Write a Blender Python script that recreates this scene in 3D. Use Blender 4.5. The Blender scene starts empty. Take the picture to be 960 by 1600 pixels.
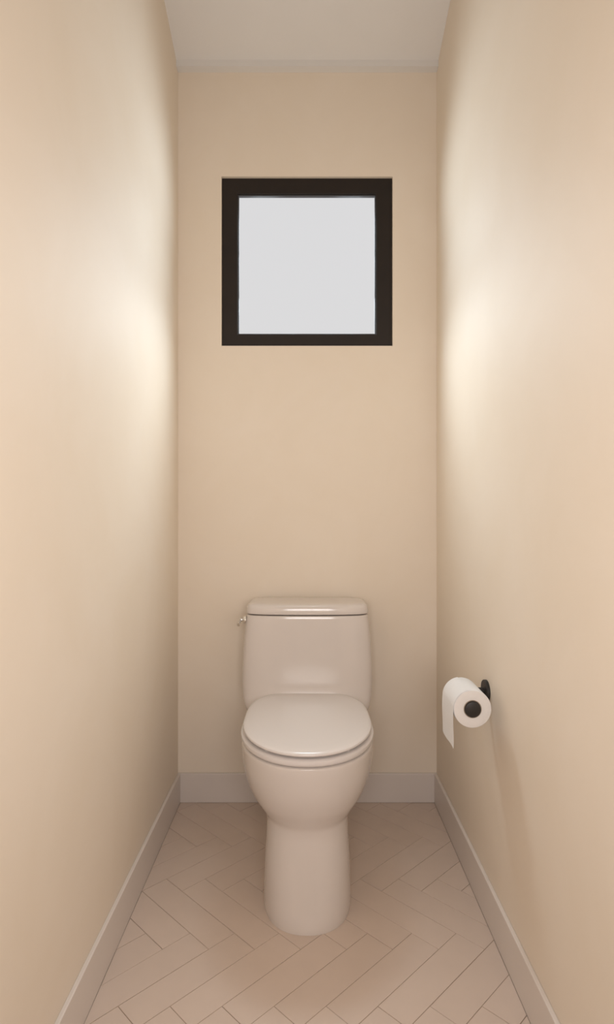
import bpy, bmesh, math, random
from mathutils import Vector
C = bpy.context.scene.collection
S = bpy.context.scene
random.seed(7)

# ------------------------------------------------------------------ camera
F = 940.0
cam = bpy.data.cameras.new('camera')
cam.sensor_fit = 'HORIZONTAL'; cam.sensor_width = 36; cam.lens = 36*F/960
cam.shift_x = -0.5/960; cam.shift_y = -2.0/960; cam.clip_start = 0.02
co = bpy.data.objects.new('camera', cam); C.objects.link(co)
co.location = (0, 0, 1.026); co.rotation_euler = (math.pi/2, 0, 0)
S.camera = co

# ------------------------------------------------------------------ world, lights, exposure
w = bpy.data.worlds.new('overcast_sky'); S.world = w; w.use_nodes = True
bg = w.node_tree.nodes['Background']
bg.inputs[0].default_value = (0.715, 0.712, 0.72, 1); bg.inputs[1].default_value = 0.985
S.view_settings.view_transform = 'Standard'; S.view_settings.look = 'None'
S.view_settings.gamma = 1; S.view_settings.use_curve_mapping = False
S.view_settings.exposure = 0.09

def area(name, loc, rot, sx, sy, power, color, spread):
    l = bpy.data.lights.new(name, 'AREA'); l.shape = 'RECTANGLE'
    l.size = sx; l.size_y = sy; l.energy = power; l.color = color; l.spread = math.radians(spread)
    o = bpy.data.objects.new(name, l); C.objects.link(o); o.location = loc; o.rotation_euler = rot
    return o
# overcast daylight falling in through the window, in strips so that each can lean down from the sky
for z, tilt, power, spread in ((1.756, 45, 1.30, 80), (1.906, 32, 0.50, 84), (2.056, 0, 0.82, 98)):
    for yaw in (-36, 36):
        area('window_daylight', (0, 2.115, z), (math.radians(-90+tilt), 0, math.radians(yaw)), 0.48, 0.14, power, (0.78, 0.915, 1.0), spread)
# fill lamp added behind the viewer to lift the overall light level
area('fill_light', (0.04, -0.16, 1.08), (math.pi/2+math.radians(10), 0, 0), 0.62, 0.6, 9.6, (1.0, 0.965, 0.965), 165)

# ------------------------------------------------------------------ materials
def new_mat(name, col, rough=0.5, var=0.0, vscale=6.0, bump=0.0, bscale=20.0, spec=0.5, coat=0.0, col2=None, sub=0.0):
    m = bpy.data.materials.new(name); m.use_nodes = True
    nt = m.node_tree; b = nt.nodes['Principled BSDF']
    b.inputs['Roughness'].default_value = rough
    b.inputs['Specular IOR Level'].default_value = spec
    b.inputs['Coat Weight'].default_value = coat; b.inputs['Coat Roughness'].default_value = 0.06
    tc = nt.nodes.new('ShaderNodeTexCoord')
    n = nt.nodes.new('ShaderNodeTexNoise'); n.inputs['Scale'].default_value = vscale
    n.inputs['Detail'].default_value = 6; n.inputs['Roughness'].default_value = 0.6; n.inputs['Distortion'].default_value = 0.6
    nt.links.new(tc.outputs['Object'], n.inputs['Vector'])
    r = nt.nodes.new('ShaderNodeValToRGB'); r.color_ramp.elements[0].position = 0.3; r.color_ramp.elements[1].position = 0.7
    c2 = col2 or tuple(c*(1-var) for c in col)
    r.color_ramp.elements[0].color = (*c2, 1); r.color_ramp.elements[1].color = (*col, 1)
    nt.links.new(n.outputs['Fac'], r.inputs['Fac']); nt.links.new(r.outputs['Color'], b.inputs['Base Color'])
    if bump:
        n2 = nt.nodes.new('ShaderNodeTexNoise'); n2.inputs['Scale'].default_value = bscale
        n2.inputs['Detail'].default_value = 5; n2.inputs['Distortion'].default_value = 1.2
        nt.links.new(tc.outputs['Object'], n2.inputs['Vector'])
        bp = nt.nodes.new('ShaderNodeBump'); bp.inputs['Strength'].default_value = bump; bp.inputs['Distance'].default_value = 0.004
        nt.links.new(n2.outputs['Fac'], bp.inputs['Height']); nt.links.new(bp.outputs['Normal'], b.inputs['Normal'])
    return m
M = {}
M['wall'] = new_mat('cream_plaster', (0.87, 0.768, 0.65), 0.6, col2=(0.845, 0.735, 0.605), vscale=3.2, bump=0.10, bscale=5, spec=0.3)
M['ceiling'] = new_mat('ceiling_paint', (0.80, 0.77, 0.74), 0.8, 0.02, bump=0.03, bscale=60)
M['trim'] = new_mat('white_trim_paint', (0.76, 0.685, 0.63), 0.35, 0.02)
M['grout'] = new_mat('grout', (0.44, 0.33, 0.255), 0.9, 0.25, 14, bump=0.3, bscale=120)
M['tile'] = [new_mat('beige_tile', (0.705*k, 0.572*k, 0.485*k), 0.42, 0.05, 9, bump=0.04, bscale=30) for k in (1.0, 0.99, 1.01, 0.995)]
M['ceramic'] = new_mat('white_ceramic', (0.74, 0.67, 0.62), 0.14, 0.005, 2, spec=0.5, coat=0.25)
M['seat'] = new_mat('white_seat_plastic', (0.80, 0.745, 0.715), 0.2, 0.005, 2, spec=0.5)
M['chrome'] = new_mat('polished_chrome', (0.86, 0.85, 0.83), 0.12, 0.01); M['chrome'].node_tree.nodes['Principled BSDF'].inputs['Metallic'].default_value = 1
M['frame'] = new_mat('dark_bronze_frame', (0.024, 0.018, 0.015), 0.5, 0.1, spec=0.3)
M['bead'] = new_mat('grey_glazing_bead', (0.045, 0.043, 0.045), 0.4, 0.1)
M['black'] = new_mat('matte_black_metal', (0.022, 0.018, 0.016), 0.42, 0.15, 30)
M['paper'] = new_mat('tissue_paper', (0.86, 0.84, 0.83), 0.95, 0.015, 60, bump=0.25, bscale=260, spec=0.1)
M['paper_end'] = new_mat('tissue_end_layers', (0.80, 0.76, 0.73), 0.95, 0.03, 60, spec=0.1)
M['card'] = new_mat('cardboard_core', (0.42, 0.33, 0.25), 0.9, 0.1, 30)
g = bpy.data.materials.new('window_glass'); g.use_nodes = True; nt = g.node_tree
nt.nodes.remove(nt.nodes['Principled BSDF'])
tr = nt.nodes.new('ShaderNodeBsdfTransparent'); tr.inputs[0].default_value = (0.99, 0.99, 0.99, 1)
gl = nt.nodes.new('ShaderNodeBsdfGlossy'); gl.inputs['Roughness'].default_value = 0.05
mx = nt.nodes.new('ShaderNodeMixShader'); mx.inputs[0].default_value = 0.02
nt.links.new(tr.outputs[0], mx.inputs[1]); nt.links.new(gl.outputs[0], mx.inputs[2])
nt.links.new(mx.outputs[0], nt.nodes['Material Output'].inputs['Surface'])
M['glass'] = g

# ------------------------------------------------------------------ helpers
def obj(name, bm, mat, parent=None, smooth=False, loc=None):
    me = bpy.data.meshes.new(name)
    bmesh.ops.recalc_face_normals(bm, faces=bm.faces)
    bm.to_mesh(me); bm.free()
    if smooth:
        for p in me.polygons: p.use_smooth = True
        if smooth != 'all': me.set_sharp_from_angle(angle=math.radians(40))
    me.materials.append(mat)
    o = bpy.data.objects.new(name, me); C.objects.link(o)
    if parent: o.parent = parent
    if loc: o.location = loc
    return o
def box(bm, x0, x1, y0, y1, z0, z1):
    vs = [bm.verts.new((x, y, z)) for z in (z0, z1) for x, y in ((x0, y0), (x1, y0), (x1, y1), (x0, y1))]
    for f in ((0,3,2,1), (4,5,6,7), (0,1,5,4), (1,2,6,5), (2,3,7,6), (3,0,4,7)):
        bm.faces.new([vs[i] for i in f])
def prism_x(bm, pts, x0, x1):                 # polygon of (y,z) extruded along x
    a = [bm.verts.new((x0, y, z)) for y, z in pts]; b = [bm.verts.new((x1, y, z)) for y, z in pts]
    n = len(pts); bm.faces.new(a); bm.faces.new(b[::-1])
    for i in range(n): bm.faces.new((a[i], b[i], b[(i+1) % n], a[(i+1) % n]))
def bevel(bm, w, seg=2, edges=None):
    bmesh.ops.bevel(bm, geom=edges or bm.edges[:], offset=w, segments=seg, affect='EDGES', profile=0.5)
def loft(bm, rings, cap0=True, cap1=True, close=False):
    R = [[bm.verts.new(p) for p in r] for r in rings]; n = len(R[0])
    pairs = list(zip(R, R[1:])) + ([(R[-1], R[0])] if close else [])
    for a, b in pairs:
        for i in range(n): bm.faces.new((a[i], a[(i+1) % n], b[(i+1) % n], b[i]))
    if cap0 and not close: bm.faces.new(R[0])
    if cap1 and not close: bm.faces.new(R[-1][::-1])
def lathe(bm, prof, centre, axis='y', n=48, cap=True):   # prof: (radius, position along axis)
    rings = []
    for r, a in prof:
        ring = []
        for i in range(n):
            t = 2*math.pi*i/n; p, q = r*math.cos(t), r*math.sin(t)
            ring.append({'y': (centre[0]+p, centre[1]+a, centre[2]+q), 'x': (centre[0]+a, centre[1]+p, centre[2]+q),
                         'z': (centre[0]+p, centre[1]+q, centre[2]+a)}[axis])
        rings.append(ring)
    loft(bm, rings, cap, cap)
def spline(keys, steps):                      # keys sorted on [0]; Catmull-Rom (non-uniform, via Hermite) over the other columns
    out = []; n = len(keys); m = []
    for i in range(n):
        if i == 0: d = [(b-a)/(keys[1][0]-keys[0][0]) for a, b in zip(keys[0][1:], keys[1][1:])]
        elif i == n-1: d = [(b-a)/(keys[-1][0]-keys[-2][0]) for a, b in zip(keys[-2][1:], keys[-1][1:])]
        else:
            h0 = keys[i][0]-keys[i-1][0]; h1 = keys[i+1][0]-keys[i][0]
            d = []
            for a, b, c in zip(keys[i-1][1:], keys[i][1:], keys[i+1][1:]):
                s0, s1 = (b-a)/h0, (c-b)/h1
                d.append(0 if s0*s1 <= 0 else (h0+h1)*s0*s1/(h1*s0 + h0*s1))   # monotone
        m.append(d)
    for i in range(n-1):
        h = keys[i+1][0]-keys[i][0]
        for k in range(steps):
            t = k/steps
            a = 2*t**3-3*t*t+1; b = t**3-2*t*t+t; c = -2*t**3+3*t*t; e = t**3-t*t
            out.append([keys[i][0]+h*t] + [a*p0+b*h*d0+c*p1+e*h*d1 for p0, d0, p1, d1 in zip(keys[i][1:], m[i], keys[i+1][1:], m[i+1])])
    out.append(list(keys[-1]))
    return out
def sgn(v, e): return math.copysign(abs(v)**e, v)
def plan(z, yf, yw, yb, hw, nf, nb, n=96):    # plan outline: front y, widest y, back y, half width, exponents
    ring = []
    for i in range(n):
        t = 2*math.pi*i/n; c, s = math.cos(t), math.sin(t)
        e = 2/(nf if s < 0 else nb)
        ring.append((hw*sgn(c, e), yw + (abs(s)**e)*((yf-yw) if s < 0 else (yb-yw)), z))
    return ring
def empty(name, loc, label, cat, group=None):
    o = bpy.data.objects.new(name, None); C.objects.link(o); o.location = loc; o.empty_display_size = 0.05
    o['label'] = label; o['category'] = cat
    if group: o['group'] = group
    return o
def struct(o, label, cat):
    o['kind'] = 'structure'; o['label'] = label; o['category'] = cat; return o

# ------------------------------------------------------------------ room shell
W = 0.457; YB = 2.125; YF = -1.0; T = 0.12
SL = 0.337
def cz(y): return 2.596 + (2.095-y)*SL        # the ceiling climbs towards the viewer
bm = bmesh.new(); prism_x(bm, [(YF, -0.1), (YB+T, -0.1), (YB+T, cz(YB+T)), (YF, cz(YF))], -W-T, -W)
struct(obj('wall_left', bm, M['wall']), 'cream plastered wall on the left, with nothing hung on it', 'wall')
bm = bmesh.new(); prism_x(bm, [(YF, -0.1), (YB+T, -0.1), (YB+T, cz(YB+T)), (YF, cz(YF))], W, W+T)
struct(obj('wall_right', bm, M['wall']), 'cream plastered wall on the right, carrying the paper holder', 'wall')
WX0, WX1, WZ0, WZ1 = -0.3035, 0.3015, 1.6085, 2.2065
bm = bmesh.new()
box(bm, -W, WX0, YB, YB+T, -0.1, 2.62); box(bm, WX1, W, YB, YB+T, -0.1, 2.62)
box(bm, WX0, WX1, YB, YB+T, -0.1, WZ0); box(bm, WX0, WX1, YB, YB+T, WZ1, 2.62)
bmesh.ops.remove_doubles(bm, verts=bm.verts, dist=1e-5)
struct(obj('wall_back', bm, M['wall']), 'cream plastered end wall with the square window above the toilet', 'wall')
bm = bmesh.new(); box(bm, -W-T, W+T, YF-T, YF, -0.1, cz(YF))
struct(obj('wall_front', bm, M['wall']), 'cream plastered wall behind the viewer', 'wall')
bm = bmesh.new(); prism_x(bm, [(YF-T, cz(YF-T)), (YB+T, cz(YB+T)), (YB+T, cz(YB+T)+0.1), (YF-T, cz(YF-T)+0.1)], -W-T, W+T)
struct(obj('ceiling', bm, M['ceiling']), 'off-white sloping ceiling over the narrow room', 'ceiling')
bm = bmesh.new(); box(bm, -W, W, 2.095, YB, 2.574, 2.598); 
struct(obj('trim_1', bm, M['ceiling']), 'narrow off-white strip where end wall meets the ceiling', 'trim')

# floor: bed of grout with single herringbone tiles, 3 x 12 inch
bm = bmesh.new(); box(bm, -W, W, YF, YB, -0.1, -0.0016)
floor = struct(obj('floor', bm, M['grout']), 'beige herringbone tiled floor with thin brown joints', 'floor')
TW = 0.0762; r2 = math.sqrt(2)
PX, PY = -0.4465, 1.6235
def uv2w(u, v): return (PX + (u+v)*TW/r2, PY + (v-u)*TW/r2)
def clip(poly, ax, lim, keep_less):
    out = []
    for i in range(len(poly)):
        a, b = poly[i], poly[(i+1) % len(poly)]
        ia = (a[ax] <= lim) if keep_less else (a[ax] >= lim); ib = (b[ax] <= lim) if keep_less else (b[ax] >= lim)
        if ia: out.append(a)
        if ia != ib:
            t = (lim-a[ax])/(b[ax]-a[ax]); out.append((a[0]+t*(b[0]-a[0]), a[1]+t*(b[1]-a[1])))
    return out
def parea(p): return abs(sum(p[i][0]*p[(i+1) % len(p)][1]-p[(i+1) % len(p)][0]*p[i][1] for i in range(len(p))))/2
cells = []
for k in range(-60, 60):
    for m_ in range(-12, 13):
        cells.append((k+8*m_, k, 4, 1)); cells.append((k+8*m_, k+1, 1, 4))
shared = {}
BB = 0.010
for (u, v, du, dv) in cells:
    gj = 0.0007/TW
    cx, cy = uv2w(u+du/2, v+dv/2)
    if not (-0.7 < cx < 0.7 and YF-0.3 < cy < YB+0.3): continue
    poly = [uv2w(u+gj, v+gj), uv2w(u+du-gj, v+gj), uv2w(u+du-gj, v+dv-gj), uv2w(u+gj, v+dv-gj)]
    full = parea(poly)
    q = clip(clip(clip(clip(poly, 0, -W+BB+0.0005, False), 0, W-BB-0.0005, True), 1, YF+0.001, False), 1, YB-BB-0.0005, True)
    if len(q) < 3 or parea(q) < 6e-5: continue
    whole = abs(parea(q)-full) < 1e-7
    mi = random.randrange(4)
    key = (du, mi)
    if whole and key in shared: me = shared[key]; o = bpy.data.objects.new('tile', me); C.objects.link(o)
    else:
        bm = bmesh.new()
        ox, oy = (cx, cy)
        a = [bm.verts.new((x-ox, y-oy, 0)) for x, y in q]
        fc = bm.faces.new(a); bmesh.ops.recalc_face_normals(bm, faces=[fc])
        ext = bmesh.ops.extrude_face_region(bm, geom=[fc])
        for vv in ext['geom']:
            if isinstance(vv, bmesh.types.BMVert): vv.co.z -= 0.008
        tops = [e for e in bm.edges if all(abs(x.co.z) < 1e-6 for x in e.verts)]
        bmesh.ops.bevel(bm, geom=tops, offset=0.0005, segments=1, affect='EDGES')
        o = obj('tile', bm, M['tile'][mi])
        if whole: shared[key] = o.data
    o.parent = floor
    o.location = (cx, cy, random.uniform(-0.0005, 0.0))
    o.rotation_euler = (random.uniform(-.0012, .0012), random.uniform(-.0012, .0012), 0)

# baseboards
def baseboard(name, pts, label):
    bm = bmesh.new(); box(bm, *pts)
    es = [e for e in bm.edges if all(abs(v.co.z-pts[5]) < 1e-6 for v in e.verts)]
    bevel(bm, 0.002, 2, es)
    struct(obj(name, bm, M['trim']), label, 'baseboard')
BH = 0.1016
baseboard('baseboard_left', (-W, -W+BB, YF, YB-BB, 0.0002, BH), 'white baseboard along the left wall')
baseboard('baseboard_right', (W-BB, W, YF, YB-BB, 0.0002, BH), 'white baseboard along the right wall')
baseboard('baseboard_back', (-W, W, YB-BB, YB, 0.0002, BH), 'white baseboard on the end wall behind the toilet')

# ------------------------------------------------------------------ window
win = empty('window_1', (0, YB+0.01, WZ0), 'square fixed window with dark bronze frame and white sky behind', 'window'); win['kind'] = 'structure'
def rel(bm, root): bmesh.ops.translate(bm, verts=bm.verts, vec=-Vector(root.location))
def picture_frame(x0, x1, z0, z1, l, r, b, t, y0, y1):
    bm = bmesh.new()
    def rect(a, b_, c, d, y): return [(a, y, c), (b_, y, c), (b_, y, d), (a, y, d)]
    o0, o1 = rect(x0, x1, z0, z1, y0), rect(x0, x1, z0, z1, y1)
    i0, i1 = rect(x0+l, x1-r, z0+b, z1-t, y0), rect(x0+l, x1-r, z0+b, z1-t, y1)
    loft(bm, [o0, o1, i1, i0], close=True)
    return bm
fy = YB+0.011
bm = picture_frame(WX0+.0005, WX1-.0005, WZ0+.0005, WZ1-.0005, 0.0555, 0.0565, 0.043, 0.0545, fy, fy+0.020)
bevel(bm, 0.0012, 2); rel(bm, win); obj('window_frame', bm, M['frame'], win)
ix0, ix1, iz0, iz1 = WX0+0.0560, WX1-0.0570, WZ0+0.0435, WZ1-0.055
bm = picture_frame(ix0, ix1, iz0, iz1, 0.004, 0.004, 0.004, 0.0055, fy+0.005, fy+0.019)
bevel(bm, 0.0008, 2); rel(bm, win); obj('glazing_bead', bm, M['bead'], win)
bm = bmesh.new(); box(bm, ix0+0.003, ix1-0.003, fy+0.009, fy+0.014, iz0+0.003, iz1-0.005); rel(bm, win)
obj('pane', bm, M['glass'], win)

# ------------------------------------------------------------------ toilet
TY = 2.10
t = empty('toilet', (0, TY, 0), 'white one-piece toilet with closed lid standing under the window', 'toilet')
def part(name, bm, mat, parent=t, smooth=True):
    if parent is t: rel(bm, t)
    else: bmesh.ops.translate(bm, verts=bm.verts, vec=(0, -TY, 0))
    return obj(name, bm, mat, parent, smooth)
# bowl and skirted pedestal (z, front, widest, back, half width, front exponent, back exponent)
keys = [
 (0.000, 1.452, 1.600, 2.085, 0.1135, 2.25, 6.0),
 (0.012, 1.453, 1.600, 2.085, 0.1145, 2.25, 6.0),
 (0.060, 1.466, 1.605, 2.085, 0.1140, 2.25, 6.0),
 (0.120, 1.483, 1.610, 2.085, 0.1120, 2.3, 6.0),
 (0.170, 1.495, 1.615, 2.085, 0.1090, 2.3, 6.0),
 (0.204, 1.500, 1.625, 2.085, 0.1080, 2.3, 6.0),
 (0.224, 1.498, 1.635, 2.085, 0.1120, 2.2, 6.0),
 (0.245, 1.489, 1.642, 2.085, 0.1260, 2.15, 6.0),
 (0.276, 1.472, 1.650, 2.085, 0.1490, 2.1, 6.0),
 (0.320, 1.455, 1.655, 2.085, 0.1680, 2.1, 6.0),
 (0.360, 1.446, 1.660, 2.085, 0.1770, 2.1, 6.0),
 (0.398, 1.441, 1.665, 2.085, 0.1800, 2.1, 6.0),
 (0.404, 1.442, 1.665, 2.085, 0.1790, 2.1, 6.0),
 (0.4065, 1.446, 1.665, 2.081, 0.1750, 2.1, 6.0)]
rings = [plan(*k) for k in spline(keys, 5)]
# rim folds over into the basin
for z, f_, w_, b_, h_ in ((0.4065, 1.500, 1.665, 1.86, 0.128), (0.395, 1.512, 1.665, 1.85, 0.118), (0.33, 1.53, 1.67, 1.83, 0.10), (0.26, 1.58, 1.68, 1.80, 0.065), (0.24, 1.63, 1.69, 1.75, 0.03)):
    rings.append(plan(z, f_, w_, b_, h_, 2.1, 2.5))
bm = bmesh.new(); loft(bm, rings); bowl = part('bowl', bm, M['ceramic'])
# tank body
tk = [
 (0.345, 1.900, 2.00, 2.090, 0.150, 6, 8),
 (0.362, 1.895, 2.00, 2.094, 0.176, 6, 8),
 (0.385, 1.893, 2.00, 2.096, 0.1955, 6, 8),
 (0.410, 1.900, 2.00, 2.098, 0.2060, 6, 8),
 (0.440, 1.914, 2.00, 2.098, 0.2110, 6, 8),
 (0.480, 1.921, 2.00, 2.099, 0.2125, 6, 8),
 (0.560, 1.924, 2.00, 2.099, 0.2100, 6, 8),
 (0.640, 1.926, 2.00, 2.099, 0.2040, 6, 8),
 (0.686, 1.928, 2.00, 2.099, 0.1985, 6, 8),
 (0.6895, 1.931, 2.00, 2.097, 0.1960, 6, 8)]
def bow(ring, yf, hw, amt):                   # gentle bow of the front face
    return [(x, y - (amt*(1-(x/hw)**2) if y < 2.0 else 0)*min(1, (2.0-y)/0.03 if y < 2.0 else 0), z) for x, y, z in ring]
rings = [bow(plan(*k, n=128), k[1], k[4], 0.010) for k in spline(tk, 5)]
bm = bmesh.new(); loft(bm, rings); tank = part('tank', bm, M['ceramic'])
lk = [(0.6925, 1.931, 2.00, 2.097, 0.1950, 6, 8), (0.6945, 1.927, 2.00, 2.099, 0.1985, 6, 8), (0.700, 1.926, 2.00, 2.100, 0.1990, 6, 8),
      (0.712, 1.927, 2.00, 2.100, 0.1975, 6, 8), (0.719, 1.930, 2.00, 2.099, 0.1945, 6, 8), (0.7235, 1.937, 2.00, 2.095, 0.1870, 6, 8),
      (0.7255, 1.948, 2.00, 2.088, 0.1750, 6, 8), (0.7262, 1.965, 2.00, 2.070, 0.150, 5, 6)]
rings = [bow(plan(*k, n=128), k[1], k[4], 0.010) for k in spline(lk, 3)]
bm = bmesh.new(); loft(bm, rings); part('tank_lid', bm, M['ceramic'])
# seat ring
so = [(0.4105, 1.443, 0.1775), (0.4125, 1.440, 0.1805), (0.418, 1.4375, 0.1825), (0.4245, 1.4385, 0.1820), (0.4275, 1.442, 0.1790), (0.4285, 1.447, 0.174)]
rings = [plan(z, f_, 1.675, 1.925, h_, 2.1, 4) for z, f_, h_ in so]
rings += [plan(z, f_, 1.675, 1.86, h_, 2.1, 2.4) for z, f_, h_ in ((0.4285, 1.505, 0.12), (0.427, 1.511, 0.114), (0.413, 1.513, 0.112), (0.4105, 1.508, 0.117))]
bm = bmesh.new(); loft(bm, rings, close=True); part('seat', bm, M['seat'])
for sx in (-1, 1):                            # rear pads that carry the seat
    bm = bmesh.new(); lathe(bm, [(0.011, 0), (0.011, 0.0045)], (sx*0.13, 1.80, 0.4062), 'z', 20); part('bumper', bm, M['seat'])
# lid
lo = [(0.4345, 1.443, 0.1705), (0.4360, 1.439, 0.1745), (0.4395, 1.4365, 0.1768), (0.4430, 1.4375, 0.1758), (0.4452, 1.441, 0.1722), (0.4466, 1.448, 0.166), (0.4480, 1.475, 0.146), (0.4492, 1.53, 0.105), (0.4498, 1.60, 0.05)]
rings = []
for z, f_, h_ in lo:
    back = 1.926 - (f_-1.4365)*0.9
    rings.append(plan(z, f_, 1.680, back, h_, 2.1, 3.3))
bm = bmesh.new(); loft(bm, rings); lid = part('lid', bm, M['seat'])
for sx in (-1, 1):
    bm = bmesh.new(); lathe(bm, [(0.003, -0.020), (0.0055, -0.018), (0.0055, 0.018), (0.003, 0.020)], (sx*0.075, 1.9225, 0.433), 'x', 20)
    part('hinge', bm, M['seat'])
for sx in (-1, 1):
    bm = bmesh.new(); lathe(bm, [(0.006, 0), (0.006, 0.0057)], (sx*0.10, 1.50, 0.4286), 'z', 16); 
    obj_ = part('bumper', bm, M['seat'], lid)
# flush lever on the left flank
bm = bmesh.new(); lathe(bm, [(0.013, 0.003), (0.013, -0.005), (0.0105, -0.008), (0.006, -0.010), (0.006, -0.017)], (-0.2015, 1.962, 0.671), 'x', 28)
lev = part('flush_lever', bm, M['chrome'])
bm = bmesh.new()
path = [(-0.2185, 1.972, 0.6715, 0.0065), (-0.219, 1.962, 0.671, 0.0075), (-0.2185, 1.945, 0.670, 0.0070), (-0.2200, 1.920, 0.668, 0.0075), (-0.2185, 1.905, 0.667, 0.0080), (-0.218, 1.899, 0.6665, 0.005)]
rings = [[(x+0.65*r*math.cos(a*math.pi/8), y, z+r*math.sin(a*math.pi/8)) for a in range(16)] for x, y, z, r in path]
loft(bm, rings); part('handle', bm, M['chrome'], lev)

# ------------------------------------------------------------------ paper holder and roll
RX, RZ = 0.3810, 0.5690; RY0, RY1 = 1.385, 1.495
h = empty('paper_holder', (W, 1.527, RZ), 'matte black toilet paper holder with round wall plate on the right wall', 'holder')
def hp(name, bm, mat=M['black'], root=h): rel(bm, root); return obj(name, bm, mat, root, True)
bm = bmesh.new(); lathe(bm, [(0.0265, 0.0), (0.0275, -0.001), (0.0275, -0.0075), (0.0262, -0.009), (0.012, -0.0095)], (W, 1.527, RZ), 'x', 48); hp('wall_plate', bm)
bm = bmesh.new()                              # post out of the wall, bend, then rod through the roll
rr = 0.0085; path = [(W-0.008, 1.527), (RX+0.03, 1.527)]
for i in range(1, 9):
    a = i/8*math.pi/2; path.append((RX+0.03-0.03*math.sin(a), 1.527-0.03*(1-math.cos(a))))
path += [(RX, 1.44), (RX, RY0+0.004)]
rings = []
for i, (x, y) in enumerate(path):
    a = path[max(0, i-1)]; b = path[min(len(path)-1, i+1)]; d = Vector((b[0]-a[0], b[1]-a[1])).normalized(); nx, ny = -d.y, d.x
    rings.append([(x+nx*rr*math.cos(q*math.pi/10), y+ny*rr*math.cos(q*math.pi/10), RZ+rr*math.sin(q*math.pi/10)) for q in range(20)])
loft(bm, rings); hp('arm', bm)
bm = bmesh.new(); lathe(bm, [(0.0176, 0.010), (0.0186, 0.008), (0.0186, -0.003), (0.0176, -0.0045), (0.0165, -0.005)], (RX, RY0, RZ), 'y', 48); hp('end_cap', bm)

p = empty('toilet_paper_roll', (RX, 1.44, RZ-0.0435), 'white toilet paper roll with loose sheet hanging from the black holder', 'paper roll')
R = 0.0435
bm = bmesh.new()
prof = [(0.0208, RY0+0.0008), (0.0420, RY0+0.0004), (0.0430, RY0+0.001), (R, RY0+0.0022), (R, RY1-0.0022), (0.0430, RY1-0.001), (0.0420, RY1), (0.0208, RY1)]
rings = [[(RX+r*math.cos(2*math.pi*i/96), y, RZ+r*math.sin(2*math.pi*i/96)) for i in range(96)] for r, y in prof]
loft(bm, rings, close=True)
body = hp('roll', bm, M['paper'], p)
body.data.materials.append(M['paper_end'])
for f in body.data.polygons:
    if abs(f.normal.y) > 0.9: f.material_index = 1
bm = bmesh.new()
rings = [[(RX+r*math.cos(2*math.pi*i/48), y, RZ+r*math.sin(2*math.pi*i/48)) for i in range(48)] for r, y in ((0.0192, RY0), (0.0208, RY0), (0.0208, RY1+0.0003), (0.0192, RY1+0.0003))]
loft(bm, rings, close=True); hp('cardboard_core', bm, M['card'], p)
# hanging sheet: leaves the roll at its left flank, slightly wavy
bm = bmesh.new()
prof = []
for i in range(13):
    a = math.radians(100 + i*6.6); prof.append((RX+(R+0.0009)*math.cos(a), RZ+(R+0.0009)*math.sin(a)))
for i in range(1, 13):
    z = RZ - 0.0905*i/12; prof.append((RX-R-0.0012-0.0006*math.sin(i*0.45), z))
ny = 8; g0 = []; g1 = []
for (x, z) in prof:
    g0.append([]); g1.append([])
    for j in range(ny+1):
        y = RY0+0.0004+(RY1-RY0-0.0008)*j/ny; wv = 0.0003*math.sin(j*0.9+z*40)*max(0, min(1, (RZ-z)/0.05))
        zz = z + (0.0012*math.sin(j*0.8) if (x, z) == prof[-1] else 0)
        g0[-1].append(bm.verts.new((x+wv, y, zz))); g1[-1].append(bm.verts.new((x+wv-0.0005, y, zz)))
n = len(prof)
for i in range(n-1):
    for j in range(ny):
        bm.faces.new((g0[i][j], g0[i][j+1], g0[i+1][j+1], g0[i+1][j])); bm.faces.new((g1[i][j], g1[i+1][j], g1[i+1][j+1], g1[i][j+1]))
    for j in (0, ny): bm.faces.new((g0[i][j], g0[i+1][j], g1[i+1][j], g1[i][j]))
for i in (0, n-1):
    for j in range(ny): bm.faces.new((g0[i][j], g1[i][j], g1[i][j+1], g0[i][j+1]))
hp('hanging_sheet', bm, M['paper'], p)
